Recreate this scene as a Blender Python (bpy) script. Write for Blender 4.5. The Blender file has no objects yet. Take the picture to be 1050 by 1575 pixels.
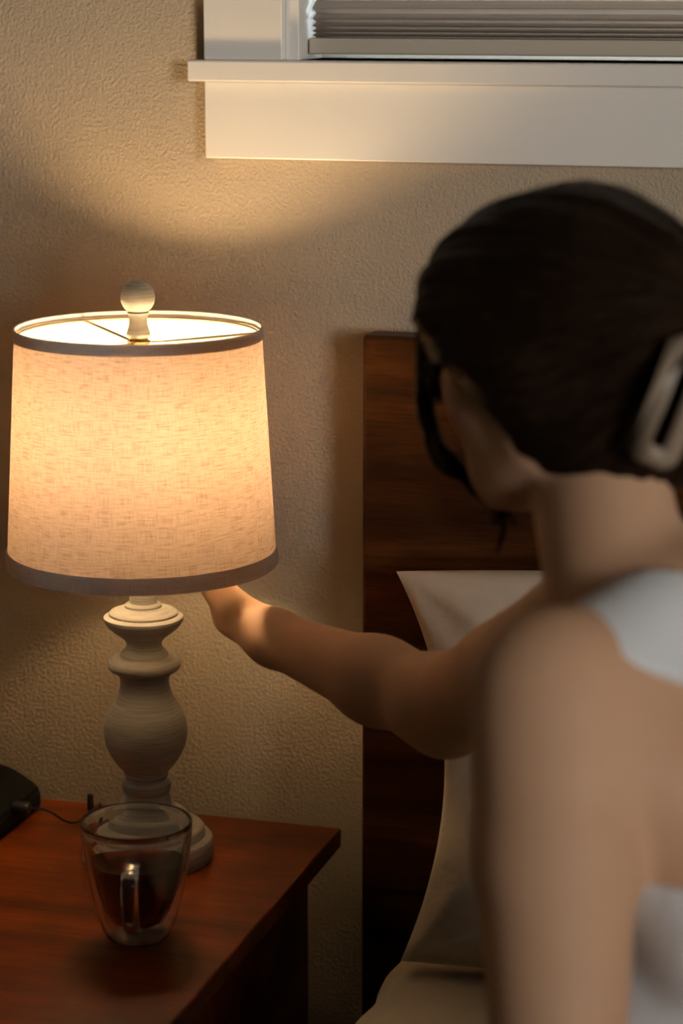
import bpy, bmesh, math, random
import numpy as np
from mathutils import Vector, Matrix
from math import pi, sin, cos, radians, sqrt, atan2

S = bpy.context.scene
random.seed(4)
rng = np.random.RandomState(7)

# ------------------------------------------------------------------ camera
YAW, PITCH, FPX = radians(16.5), radians(12.4), 3719.0
CAM = np.array([0, -2.35, 1.48])
FW = np.array([-sin(YAW) * cos(PITCH), cos(YAW) * cos(PITCH), -sin(PITCH)])
RT = np.array([cos(YAW), sin(YAW), 0.0])
UP = np.cross(RT, FW)
FH = np.array([-sin(YAW), cos(YAW), 0.0])
cd = bpy.data.cameras.new('camera')
cam = bpy.data.objects.new('camera', cd)
S.collection.objects.link(cam)
cd.sensor_fit = 'VERTICAL'
cd.sensor_height = 36.0
cd.sensor_width = 24.0
cd.lens = FPX / 1575 * 36
M = Matrix(((RT[0], UP[0], -FW[0], CAM[0]), (RT[1], UP[1], -FW[1], CAM[1]),
            (RT[2], UP[2], -FW[2], CAM[2]), (0, 0, 0, 1)))
cam.matrix_world = M
cd.dof.use_dof = True
cd.dof.focus_distance = 2.36
cd.dof.aperture_fstop = 3.6
cd.clip_start = 0.05
S.camera = cam

# ------------------------------------------------------------------ light
S.view_settings.view_transform = 'Standard'
S.view_settings.look = 'None'
S.view_settings.gamma = 1
S.view_settings.use_curve_mapping = False
S.view_settings.exposure = 0.0
w = bpy.data.worlds.new('world')
S.world = w
w.use_nodes = True
bg = w.node_tree.nodes['Background']
bg.inputs[0].default_value = (0.78, 0.87, 1.0, 1)
bg.inputs[1].default_value = 1.3


def area(name, loc, target, sx, sy, power, col):
    l = bpy.data.lights.new(name, 'AREA')
    l.shape = 'RECTANGLE'
    l.size, l.size_y, l.energy, l.color = sx, sy, power, col
    o = bpy.data.objects.new(name, l)
    S.collection.objects.link(o)
    o.location = loc
    d = Vector(target) - Vector(loc)
    o.rotation_euler = d.to_track_quat('-Z', 'Y').to_euler()
    return o


# daylight through the room's other window, in the right-hand wall
rd = area('room_daylight', (2.55, -3.45, 1.65), (-0.3, -0.5, 1.72), 1.15, 1.1, 9.8, (1.0, 0.97, 0.93))
rd.data.spread = radians(52)
# daylight outside the window above the bed
area('outdoor_daylight', (0.1, 0.9, 2.2), (0.1, 0.0, 1.7), 1.6, 1.2, 560, (0.70, 0.84, 1.0))
BULB_STRENGTH = 168.0


def at(px, py, d):
    """point seen at pixel (px, py) of the 1050x1575 frame at depth d"""
    return CAM + (FW + RT * ((px - 525) / FPX) - UP * ((py - 787.5) / FPX)) * d


# ------------------------------------------------------------------ helpers
def link(o, parent=None):
    S.collection.objects.link(o)
    if parent is not None:
        o.parent = parent
    return o


def tag(o, label=None, cat=None, group=None, kind=None):
    if label: o['label'] = label
    if cat: o['category'] = cat
    if group: o['group'] = group
    if kind: o['kind'] = kind
    return o


def empty(name, loc):
    o = bpy.data.objects.new(name, None)
    o.empty_display_size = 0.05
    o.location = loc
    return link(o)


def finish(name, bm, mat, parent=None, smooth=False, origin=(0, 0, 0)):
    """bm in world coordinates; parent empties carry only a location"""
    off = Vector(origin)
    if parent is not None:
        p, off = parent, Vector((0, 0, 0))
        while p is not None:
            off += p.location
            p = p.parent
    bmesh.ops.translate(bm, vec=-off, verts=bm.verts)
    bmesh.ops.recalc_face_normals(bm, faces=bm.faces)
    if smooth:
        for e in bm.edges:
            if len(e.link_faces) == 2 and e.calc_face_angle() > radians(38): e.smooth = False
    me = bpy.data.meshes.new(name)
    bm.to_mesh(me)
    bm.free()
    for p in me.polygons: p.use_smooth = smooth
    me.materials.append(mat)
    o = bpy.data.objects.new(name, me)
    link(o, parent)
    if parent is None: o.location = off
    return o


def box(bm, lo, hi, bev=0.0, seg=2):
    r = bmesh.ops.create_cube(bm, size=1.0)
    vs = r['verts']
    for v in vs:
        for i in range(3):
            v.co[i] = lo[i] if v.co[i] < 0 else hi[i]
    if bev > 0:
        es = list({e for v in vs for e in v.link_edges})
        bmesh.ops.bevel(bm, geom=es, offset=bev, segments=seg, affect='EDGES', profile=0.5)
    return bm


def boxobj(name, lo, hi, mat, parent=None, bev=0.0):
    bm = bmesh.new()
    box(bm, lo, hi, bev)
    return finish(name, bm, mat, parent, origin=((lo[0] + hi[0]) / 2, (lo[1] + hi[1]) / 2, lo[2]))


def lathe(bm, prof, c, n=96, closed=False):
    """revolve (r, z) points about the vertical axis through c, with metric uvs"""
    uvl = bm.loops.layers.uv.verify()
    rings = []
    for r, z in prof:
        if r < 1e-6:
            rings.append([bm.verts.new((c[0], c[1], c[2] + z))])
        else:
            rings.append([bm.verts.new((c[0] + r * cos(2 * pi * i / n), c[1] + r * sin(2 * pi * i / n), c[2] + z)) for i in range(n)])
    pairs = list(zip(rings, rings[1:]))
    pr = list(zip(prof, prof[1:]))
    if closed:
        pairs.append((rings[-1], rings[0]))
        pr.append((prof[-1], prof[0]))
    for (a, b), (pa, pb) in zip(pairs, pr):
        for i in range(n):
            j = (i + 1) % n
            if len(a) == 1 and len(b) == 1: continue
            if len(a) == 1: f = bm.faces.new((a[0], b[j], b[i])); uv = ((i, pa[1]), (i + 1, pb[1]), (i, pb[1]))
            elif len(b) == 1: f = bm.faces.new((a[i], a[j], b[0])); uv = ((i, pa[1]), (i + 1, pa[1]), (i, pb[1]))
            else: f = bm.faces.new((a[i], a[j], b[j], b[i])); uv = ((i, pa[1]), (i + 1, pa[1]), (i + 1, pb[1]), (i, pb[1]))
            R0 = max(max(p[0] for p in prof), 1e-3)
            for l, q in zip(f.loops, uv):
                l[uvl].uv = (q[0] / n * 2 * pi * R0, q[1])
    return bm


def tube(bm, pts, rad, n=10, flat=None, cap=True):
    """swept tube; rad scalar or list; flat=(axis vector, scale) squashes along an axis"""
    pts = [Vector(p) for p in pts]
    m = len(pts)
    if not hasattr(rad, '__len__'): rad = [rad] * m
    t0 = (pts[1] - pts[0]).normalized()
    a = Vector((0, 0, 1)) if abs(t0.z) < 0.9 else Vector((1, 0, 0))
    nrm = t0.cross(a).normalized()
    rings = []
    for i, p in enumerate(pts):
        t = (pts[min(i + 1, m - 1)] - pts[max(i - 1, 0)]).normalized()
        nrm = (nrm - t * nrm.dot(t)).normalized()
        b = t.cross(nrm)
        ring = []
        for k in range(n):
            q = nrm * cos(2 * pi * k / n) * rad[i] + b * sin(2 * pi * k / n) * rad[i]
            if flat is not None:
                ax = Vector(flat[0]).normalized()
                ax = (ax - t * ax.dot(t)).normalized()
                q += ax * q.dot(ax) * (flat[1] - 1)
            ring.append(bm.verts.new(p + q))
        rings.append(ring)
    for r0, r1 in zip(rings, rings[1:]):
        for k in range(n):
            bm.faces.new((r0[k], r0[(k + 1) % n], r1[(k + 1) % n], r1[k]))
    if cap:
        bm.faces.new(rings[0][::-1])
        bm.faces.new(rings[-1])
    return bm


def spline(pts, n=8):
    """catmull-rom through pts"""
    P = [np.array(p, float) for p in pts]
    P = [2 * P[0] - P[1]] + P + [2 * P[-1] - P[-2]]
    out = []
    for i in range(1, len(P) - 2):
        for k in range(n):
            t = k / n
            out.append(0.5 * (2 * P[i] + (P[i + 1] - P[i - 1]) * t + (2 * P[i - 1] - 5 * P[i] + 4 * P[i + 1] - P[i + 2]) * t * t
                              + (-P[i - 1] + 3 * P[i] - 3 * P[i + 1] + P[i + 2]) * t ** 3))
    out.append(P[-2])
    return out


# ------------------------------------------------------------------ materials
class NT:
    def __init__(s, name):
        s.m = bpy.data.materials.new(name)
        s.m.use_nodes = True
        s.t = s.m.node_tree
        s.b = s.t.nodes['Principled BSDF']
        s.out = s.t.nodes['Material Output']

    def n(s, kind, **kw):
        x = s.t.nodes.new('ShaderNode' + kind)
        for k, v in kw.items(): setattr(x, k, v)
        return x

    def l(s, a, b): s.t.links.new(a, b)

    def coord(s, which='Object', scale=(1, 1, 1), rot=(0, 0, 0)):
        c = s.n('TexCoord')
        mp = s.n('Mapping')
        mp.inputs['Scale'].default_value = scale
        mp.inputs['Rotation'].default_value = rot
        s.l(c.outputs[which], mp.inputs['Vector'])
        return mp.outputs[0]

    def noise(s, vec, scale, detail=4, rough=0.5, dist=0.0):
        x = s.n('TexNoise')
        x.inputs['Scale'].default_value = scale
        x.inputs['Detail'].default_value = detail
        x.inputs['Roughness'].default_value = rough
        x.inputs['Distortion'].default_value = dist
        s.l(vec, x.inputs['Vector'])
        return x.outputs['Fac']

    def ramp(s, fac, stops):
        r = s.n('ValToRGB')
        e = r.color_ramp.elements
        while len(e) < len(stops): e.new(0.5)
        for el, (p, c) in zip(e, stops):
            el.position = p
            el.color = (*c, 1) if len(c) == 3 else c
        s.l(fac, r.inputs[0])
        return r.outputs[0]

    def mix(s, fac, a, b, mode='MIX'):
        x = s.n('Mix', data_type='RGBA', blend_type=mode)
        for inp, v in ((x.inputs[0], fac), (x.inputs[6], a), (x.inputs[7], b)):
            if isinstance(v, (int, float)): inp.default_value = v
            elif isinstance(v, tuple): inp.default_value = (*v, 1)
            else: s.l(v, inp)
        return x.outputs[2]

    def math(s, op, a, b=None):
        x = s.n('Math', operation=op)
        for inp, v in ((x.inputs[0], a), (x.inputs[1], b)):
            if v is None: continue
            if isinstance(v, (int, float)): inp.default_value = v
            else: s.l(v, inp)
        return x.outputs[0]

    def bump(s, h, strength, dist=0.001, prev=None):
        x = s.n('Bump')
        x.inputs['Strength'].default_value = strength
        x.inputs['Distance'].default_value = dist
        s.l(h, x.inputs['Height'])
        if prev is not None: s.l(prev, x.inputs['Normal'])
        return x.outputs[0]

    def set(s, color=None, rough=None, normal=None, **kw):
        if color is not None:
            if isinstance(color, tuple): s.b.inputs['Base Color'].default_value = (*color, 1)
            else: s.l(color, s.b.inputs['Base Color'])
        if rough is not None:
            if isinstance(rough, (int, float)): s.b.inputs['Roughness'].default_value = rough
            else: s.l(rough, s.b.inputs['Roughness'])
        if normal is not None: s.l(normal, s.b.inputs['Normal'])
        for k, v in kw.items(): s.b.inputs[k.replace('_', ' ')].default_value = v
        return s.m


def plain(name, col, rough=0.5, bump=0.0, bscale=300, **kw):
    t = NT(name)
    v = t.coord()
    n = t.noise(v, 12, 3)
    c = t.mix(t.math('MULTIPLY', n, 0.35), col, tuple(x * 0.75 for x in col))
    nb = t.bump(t.noise(v, bscale, 3), bump, 0.0006) if bump else None
    return t.set(c, rough, nb, **kw)


def m_wall():
    t = NT('painted_orange_peel_plaster')
    v = t.coord()
    n1 = t.noise(v, 270, 4, 0.6)
    r1 = t.ramp(n1, [(0.38, (0, 0, 0)), (0.72, (1, 1, 1))])
    n2 = t.noise(v, 700, 2, 0.5)
    h = t.mix(0.22, r1, n2)
    b = t.bump(h, 0.75, 0.0016)
    big = t.noise(v, 3, 3)
    c = t.mix(t.math('MULTIPLY', big, 0.25), (0.455, 0.365, 0.255), (0.415, 0.33, 0.23))
    return t.set(c, 0.55, b, Specular_IOR_Level=0.35)


def m_trim():
    t = NT('white_gloss_trim_paint')
    v = t.coord('Object', (1, 30, 30))
    n = t.noise(v, 4, 4)
    c = t.mix(t.math('MULTIPLY', n, 0.2), (0.77, 0.73, 0.66), (0.72, 0.68, 0.61))
    return t.set(c, 0.4, t.bump(n, 0.12, 0.0005))


def m_wood(name, dark, mid, light, scale, axis, rough=0.35, fig=2.0):
    """stained hardwood: soft cathedral figure, darker streaks and fine pores along the axis"""
    t = NT(name)
    sc = [9.0, 9.0, 9.0]
    sc[axis] = 1.0
    v = t.coord('Object', tuple(sc))
    n1 = t.noise(v, scale, 5, 0.6, fig)
    v2 = t.coord('Object', tuple(3 if i == axis else 3 for i in range(3)))
    n2 = t.noise(v2, 1.7, 3, 0.5, 0.6)
    sc3 = [160.0, 160.0, 160.0]
    sc3[axis] = 9.0
    n3 = t.noise(t.coord('Object', tuple(sc3)), 2.2, 3, 0.6)
    base = t.ramp(n1, [(0.30, dark), (0.50, mid), (0.72, light)])
    pat = t.ramp(n2, [(0.37, (0.32, 0.27, 0.23)), (0.6, (1, 1, 1))])
    c = t.mix(0.8, base, pat, 'MULTIPLY')
    pores = t.ramp(n3, [(0.40, (0.55, 0.5, 0.45)), (0.52, (1, 1, 1))])
    c = t.mix(0.6, c, pores, 'MULTIPLY')
    r = t.math('ADD', t.math('MULTIPLY', n3, 0.15), rough - 0.07)
    return t.set(c, r, t.bump(n3, 0.12, 0.0004), Specular_IOR_Level=0.16)


def m_turned():
    t = NT('whitewashed_turned_wood')
    v = t.coord('Object', (14, 14, 330))
    n = t.noise(v, 2.0, 4, 0.6, 0.3)
    v2 = t.coord('Object', (1, 1, 1))
    n2 = t.noise(v2, 28, 4, 0.6)
    c = t.ramp(n, [(0.25, (0.34, 0.29, 0.225)), (0.42, (0.50, 0.46, 0.39)), (0.62, (0.66, 0.62, 0.54))])
    c = t.mix(t.math('MULTIPLY', n2, 0.45), c, (0.47, 0.435, 0.37))
    return t.set(c, 0.6, t.bump(n, 0.10, 0.0004))


def m_linen_shade(band=False):
    t = NT('linen_trim_band' if band else 'linen_shade_fabric')
    uv = t.coord('UV')

    def thread(sx, sy, k, det=3):
        mp = t.n('Mapping')
        mp.inputs['Scale'].default_value = (sx, sy, 1)
        t.l(uv, mp.inputs['Vector'])
        return t.noise(mp.outputs[0], k, det, 0.6)
    hor = t.ramp(thread(50, 1100, 1), [(0.46, (0, 0, 0)), (0.78, (1, 1, 1))])
    ver = t.ramp(thread(1150, 60, 1), [(0.48, (0, 0, 0)), (0.80, (1, 1, 1))])
    blot = thread(120, 160, 1)
    thr = t.math('ADD', t.math('MULTIPLY', hor, 1.15), t.math('MULTIPLY', ver, 0.8))
    thr = t.math('MULTIPLY', thr, t.math('ADD', blot, 0.35))
    thr = t.math('MINIMUM', thr, 1.0)
    diff = t.mix(thr, (0.66, 0.58, 0.50), (0.34, 0.25, 0.18))
    if band:
        diff = t.mix(thr, (0.80, 0.76, 0.71), (0.58, 0.53, 0.48))
    if band: thr = t.math('MULTIPLY', thr, 0.6)
    trans = t.mix(thr, (0.80, 0.68, 0.58), (0.5, 0.4, 0.33)) if band else t.mix(thr, (0.44, 0.315, 0.232), (0.165, 0.085, 0.050))
    d = t.n('BsdfDiffuse')
    t.l(diff, d.inputs[0])
    tr = t.n('BsdfTranslucent')
    t.l(trans, tr.inputs[0])
    mx = t.n('MixShader')
    mx.inputs[0].default_value = 0.42 if band else 0.36
    if not band:                      # the white liner faces the bulb
        gm = t.n('NewGeometry')
        diff = t.mix(gm.outputs['Backfacing'], diff, (0.86, 0.83, 0.76))
        t.l(diff, d.inputs[0])
    t.l(d.outputs[0], mx.inputs[1])
    t.l(tr.outputs[0], mx.inputs[2])
    t.l(mx.outputs[0], t.out.inputs['Surface'])
    t.l(t.bump(thr, 0.3, 0.0004), d.inputs['Normal'])
    return t.m


def m_cloth(name, col, scale=900, bump=0.3, rough=0.9, wrinkle=0.0, ribs=0.0):
    t = NT(name)
    v = t.coord('Object')
    a = t.noise(t.coord('Object', (1, 1, 6)), scale / 4, 2)
    b = t.noise(t.coord('Object', (6, 6, 1)), scale / 4, 2)
    wv = t.mix(0.5, a, b)
    big = t.noise(v, 9, 4, 0.55, 0.5)
    c = t.mix(t.math('MULTIPLY', big, 0.3), col, tuple(x * 0.78 for x in col))
    c = t.mix(t.math('MULTIPLY', wv, 0.35), c, tuple(x * 0.6 for x in col))
    nb = t.bump(wv, bump, 0.0006)
    if wrinkle: nb = t.bump(t.noise(v, 22, 3, 0.5, 1.0), wrinkle, 0.006, nb)
    if ribs:
        wave = t.n('TexWave', wave_type='BANDS', bands_direction='X')
        wave.inputs['Scale'].default_value = ribs
        t.l(t.coord('UV'), wave.inputs[0])
    return t.set(c, rough, nb, Specular_IOR_Level=0.15, Sheen_Weight=0.1)


def m_skin():
    t = NT('skin')
    v = t.coord()
    n = t.noise(v, 14, 4, 0.6)
    n2 = t.noise(v, 45, 3, 0.6)
    c = t.mix(n, (0.60, 0.375, 0.22), (0.54, 0.305, 0.18))
    c = t.mix(t.math('MULTIPLY', n2, 0.3), c, (0.45, 0.22, 0.14))
    nb = t.bump(t.noise(v, 700, 2), 0.12, 0.0003)
    t.b.inputs['Subsurface Weight'].default_value = 0.12
    t.b.inputs['Subsurface Radius'].default_value = (1.0, 0.35, 0.2)
    t.b.inputs['Subsurface Scale'].default_value = 0.006
    return t.set(c, 0.62, nb, Specular_IOR_Level=0.22)


def m_hair():
    """fine strands running from the hairline to the clip: noise on the angle about the object's x axis"""
    t = NT('dark_brown_hair')
    c = t.n('TexCoord')
    sp = t.n('SeparateXYZ')
    t.l(c.outputs['Object'], sp.inputs[0])
    ang = t.math('ARCTAN2', sp.outputs[1], sp.outputs[2])
    cb = t.n('CombineXYZ')
    t.l(ang, cb.inputs[0])
    t.l(t.math('MULTIPLY', sp.outputs[0], 1.6), cb.inputs[1])
    n1 = t.noise(cb.outputs[0], 38, 3, 0.6)
    n2 = t.noise(cb.outputs[0], 9, 3, 0.5, 0.3)
    col = t.ramp(n1, [(0.35, (0.003, 0.0015, 0.0008)), (0.55, (0.009, 0.0042, 0.0018)), (0.75, (0.045, 0.019, 0.007))])
    col = t.mix(t.math('MULTIPLY', n2, 0.7), col, (0.012, 0.007, 0.004))
    nb = t.bump(n1, 0.6, 0.002, t.bump(n2, 0.5, 0.006))
    return t.set(col, 0.55, nb, Specular_IOR_Level=0.13, Specular_Tint=(0.9, 0.6, 0.4, 1))


def m_glass(name, tint=(1, 1, 1), rough=0.0, ior=1.45):
    t = NT(name)
    v = t.coord()
    n = t.noise(v, 8, 2)
    c = t.mix(n, tint, tuple(x * 0.985 for x in tint))
    return t.set(c, rough, None, IOR=ior, Transmission_Weight=1.0)


def m_emit(name, col, strength):
    t = NT(name)
    t.b.inputs['Emission Color'].default_value = (*col, 1)
    t.b.inputs['Emission Strength'].default_value = strength
    return t.set((0.9, 0.88, 0.82), 0.4)


WALL, TRIM = m_wall(), m_trim()
HEADWOOD = m_wood('dark_walnut_headboard', (0.022, 0.007, 0.002), (0.062, 0.020, 0.004), (0.135, 0.043, 0.008), 1.3, 0, 0.42)
NIGHTWOOD = m_wood('red_brown_polished_wood', (0.065, 0.011, 0.002), (0.20, 0.037, 0.005), (0.34, 0.075, 0.010), 1.0, 0, 0.34, 1.6)
TURNED = m_turned()
BRASS = plain('brushed_brass', (0.62, 0.46, 0.24), 0.3, 0.1, Metallic=1.0)
BLACK = plain('black_plastic', (0.004, 0.004, 0.004), 0.75, 0.15, 500, Specular_IOR_Level=0.15)
BLACKWIRE = plain('black_cable_rubber', (0.012, 0.011, 0.010), 0.5)
WHITEPL = plain('white_plastic', (0.75, 0.72, 0.66), 0.4)
LINEN = m_cloth('natural_linen', (0.60, 0.51, 0.40), wrinkle=0.5)
SHEET = m_cloth('natural_linen_sheet', (0.49, 0.41, 0.31), wrinkle=0.25)
COTTON = m_cloth('white_ribbed_cotton', (0.70, 0.69, 0.68), 1200, 0.5, wrinkle=0.3)
DENIM = m_cloth('dark_cloth_trousers', (0.05, 0.06, 0.09), 900, 0.4)
SKIN, HAIR = m_skin(), m_hair()
GLASS = m_glass('clear_borosilicate_glass')
t = NT('window_glass')
_tr, _gl, _mx, _fr = t.n('BsdfTransparent'), t.n('BsdfGlossy'), t.n('MixShader'), t.n('Fresnel')
_tr.inputs[0].default_value = (0.93, 0.96, 0.97, 1)
_gl.inputs['Roughness'].default_value = 0.0
t.l(t.math('MULTIPLY', _fr.outputs[0], 1.6), _mx.inputs[0])
t.l(_tr.outputs[0], _mx.inputs[1]); t.l(_gl.outputs[0], _mx.inputs[2]); t.l(_mx.outputs[0], t.out.inputs['Surface'])
PANE = t.m
CLIPM = plain('taupe_matte_acetate', (0.25, 0.185, 0.125), 0.5)

# ------------------------------------------------------------------ room shell
CEIL = 2.45
WX0, WX1, WZ0, WZ1 = -0.745, 0.98, 1.402, 2.22       # window opening
bm = bmesh.new()
for lo, hi in (((-1.95, 0, 0), (WX0, .14, CEIL)), ((WX1, 0, 0), (2.6, .14, CEIL)),
               ((WX0, 0, 0), (WX1, .14, WZ0)), ((WX0, 0, WZ1), (WX1, .14, CEIL))):
    box(bm, lo, hi)
tag(finish('wall_back', bm, WALL), kind='structure')
tag(boxobj('wall_left', (-2.09, -4.2, 0), (-1.95, 0.14, CEIL), WALL), kind='structure')
tag(boxobj('ceiling', (-2.09, -4.2, CEIL), (2.6, 0.14, CEIL + .1), plain('ceiling_paint', (0.55, 0.51, 0.45), 0.8, 0.3, 120)), kind='structure')
FLOORM = m_wood('oak_floorboards', (0.10, 0.055, 0.025), (0.17, 0.10, 0.05), (0.24, 0.15, 0.08), 1.2, 1, 0.4)
tag(boxobj('floor', (-2.09, -4.2, -.1), (2.6, 0.14, 0), FLOORM), kind='structure')
tag(boxobj('wall_front', (-2.09, -4.34, 0), (2.74, -4.2, CEIL), WALL), kind='structure')
bm = bmesh.new()
for lo, hi in (((2.6, -4.2, 0), (2.74, -4.02, CEIL)), ((2.6, -2.88, 0), (2.74, .14, CEIL)), ((2.6, -4.02, 0), (2.74, -2.88, .95)), ((2.6, -4.02, 2.15), (2.74, -2.88, CEIL))):
    box(bm, lo, hi)
tag(finish('wall_right', bm, WALL), kind='structure')
bm = bmesh.new()
for lo, hi in (((2.585, -4.11, .86), (2.6, -4.02, 2.24)), ((2.585, -2.88, .86), (2.6, -2.79, 2.24)), ((2.57, -4.02, .91), (2.7, -2.88, .95)), ((2.585, -4.02, 2.15), (2.6, -2.88, 2.24)),
               ((2.66, -4.02, .95), (2.69, -3.98, 2.15)), ((2.66, -2.92, .95), (2.69, -2.88, 2.15)), ((2.66, -3.98, 2.11), (2.69, -2.92, 2.15)), ((2.66, -3.47, .95), (2.69, -3.43, 2.11))):
    box(bm, lo, hi, .0015)
tag(finish('window_2', bm, TRIM), kind='structure')
tag(boxobj('baseboard_back', (-1.95, -.014, 0), (2.6, 0, .11), TRIM, bev=.003), kind='structure')
tag(boxobj('baseboard_left', (-1.95, -4.2, 0), (-1.936, -.014, .11), TRIM, bev=.003), kind='structure')

# the window: casing boards, stool (inner sill), apron, sash, pane
win = empty('window_1', (0.1, 0.0, WZ0))
win['kind'] = 'structure'
boxobj('window_casing', (-0.835, -.019, WZ0), (-0.752, 0.0, WZ1 + .01), TRIM, win, .0015)
boxobj('window_casing', (0.987, -.019, WZ0), (1.07, 0.0, WZ1 + .01), TRIM, win, .0015)
boxobj('window_casing', (-0.85, -.022, WZ1 + .01), (1.085, 0.0, WZ1 + .10), TRIM, win, .0015)
boxobj('window_sill', (-0.849, -.030, 1.381), (1.085, 0.10, WZ0), TRIM, win, .0018)
boxobj('window_apron', (-0.835, -.018, 1.304), (1.07, 0.0, 1.381), TRIM, win, .0015)
bm = bmesh.new()
box(bm, (-0.752, -.008, WZ0), (-0.738, .11, WZ1), .001)
box(bm, (0.972, -.008, WZ0), (0.987, .11, WZ1), .001)
box(bm, (-0.738, -.008, WZ1 - .014), (0.972, .11, WZ1), .001)
finish('window_jamb', bm, TRIM, win)
bm = bmesh.new()
for lo, hi in (((-0.738, .072, WZ0), (-.712, .10, WZ1 - .014)), ((.946, .072, WZ0), (.972, .10, WZ1 - .014)),
               ((-.712, .072, WZ0), (.946, .10, WZ0 + .02)), ((-.712, .072, WZ1 - .04), (.946, .10, WZ1 - .014))):
    box(bm, lo, hi, .001)
finish('window_frame', bm, WHITEPL, win)
boxobj('pane', (-.712, .083, WZ0 + .02), (.946, .087, WZ1 - .04), PANE, win)

# pleated blind
blind = empty('pleated_window_blind', (0.1, 0.03, WZ0 + .006))
tag(blind, 'taupe pleated window blind gathered above its bottom rail in the white window frame', 'blind')
t = NT('pleated_blind_fabric')
vv = t.coord('Object', (1, 200, 200))
nn = t.noise(vv, 3, 3)
cc = t.mix(nn, (0.55, 0.47, 0.40), (0.42, 0.355, 0.30))
dd, tt, mm = t.n('BsdfDiffuse'), t.n('BsdfTranslucent'), t.n('MixShader')
t.l(cc, dd.inputs[0]); t.l(cc, tt.inputs[0])
mm.inputs[0].default_value = 0.4
t.l(dd.outputs[0], mm.inputs[1]); t.l(tt.outputs[0], mm.inputs[2]); t.l(mm.outputs[0], t.out.inputs['Surface'])
PLEAT = t.m
bm = bmesh.new()
BX0, BX1 = -0.733, 0.967
z, k = 1.4222, 0
prof = []
STEP = [.0019, .0019, .0022, .0022, .0026, .0026, .0034, .0034, .0052, .0052, .0075, .0075]
while z < WZ1 - .03:
    prof.append((0.022 if k % 2 == 0 else 0.036, z))
    z += STEP[k] if k < len(STEP) else .009
    k += 1
pv = [[bm.verts.new((x, y, z)) for y, z in prof] for x in (BX0, BX1)]
for i in range(len(prof) - 1):
    bm.faces.new((pv[0][i], pv[1][i], pv[1][i + 1], pv[0][i + 1]))
o = finish('pleated_fabric', bm, PLEAT, blind)
sm = o.modifiers.new('t', 'SOLIDIFY'); sm.thickness = 0.0006
RAILM = plain('taupe_blind_rail', (0.52, 0.45, 0.35), 0.5)
boxobj('bottom_rail', (BX0 - .003, .018, WZ0 + .0055), (BX1 + .003, .044, 1.4235), RAILM, blind, .002)
boxobj('head_rail', (BX0 - .003, .014, WZ1 - .03), (BX1 + .003, .05, WZ1 - .014), RAILM, blind, .002)

# ------------------------------------------------------------------ nightstand
TOP = 0.62
NX0, NX1, NY0, NY1 = -1.235, -0.677, -0.655, -0.065
ns = empty('nightstand', ((NX0 + NX1) / 2, (NY0 + NY1) / 2, 0))
tag(ns, 'red-brown polished wooden nightstand with an overhanging top, beside the bed', 'nightstand')
boxobj('table_top', (NX0, NY0, TOP - .021), (NX1, NY1, TOP), NIGHTWOOD, ns, .0022)
bm = bmesh.new()
bx0, bx1, by0, by1 = NX0 + .033, NX1 - .033, NY0 + .03, NY1 - .012
box(bm, (bx0, by0, .16), (bx0 + .018, by1, TOP - .021))
box(bm, (bx1 - .018, by0, .16), (bx1, by1, TOP - .021))
box(bm, (bx0 + .018, by1 - .012, .16), (bx1 - .018, by1, TOP - .021))
box(bm, (bx0 + .018, by0 + .01, .16), (bx1 - .018, by1 - .012, .178))
box(bm, (bx0 + .018, by0 + .01, .37), (bx1 - .018, by1 - .012, .388))
finish('cabinet_body', bm, NIGHTWOOD, ns)
for z0, z1 in ((.182, .366), (.392, .594)):
    dr = boxobj('drawer', (bx0 + .021, by0 - .004, z0), (bx1 - .021, by0 + .014, z1), NIGHTWOOD, ns, .002)
    bm = bmesh.new()
    cx = (bx0 + bx1) / 2
    tube(bm, [(cx, by0 - .003, (z0 + z1) / 2), (cx, by0 - .012, (z0 + z1) / 2), (cx, by0 - .018, (z0 + z1) / 2), (cx, by0 - .026, (z0 + z1) / 2)], [.006, .006, .014, .011], 20)
    kn = finish('knob', bm, BRASS, ns, True)
    kn.parent = dr
for sx in (bx0, bx1 - .04):
    for sy in (by0, by1 - .04):
        bm = bmesh.new()
        tube(bm, [(sx + .02, sy + .02, .16), (sx + .02, sy + .02, 0.0)], [.024, .015], 4)
        finish('leg', bm, NIGHTWOOD, ns)

# ------------------------------------------------------------------ table lamp
LX, LY = -0.839, -0.202
lamp = empty('table_lamp', (LX, LY, TOP))
tag(lamp, 'lit table lamp with drum linen shade on a turned whitewashed wood base, on the nightstand', 'lamp')
LC = (LX, LY, TOP)


def zy(py):            # pixel row on the lamp's axis -> height above the table
    return .2715 + (915 - py) * .000639 if py < 915 else (1318 - py) * .2715 / 403


K = .000642


def lprof(rows):
    return [(r * K, zy(y)) for r, y in rows]


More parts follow.
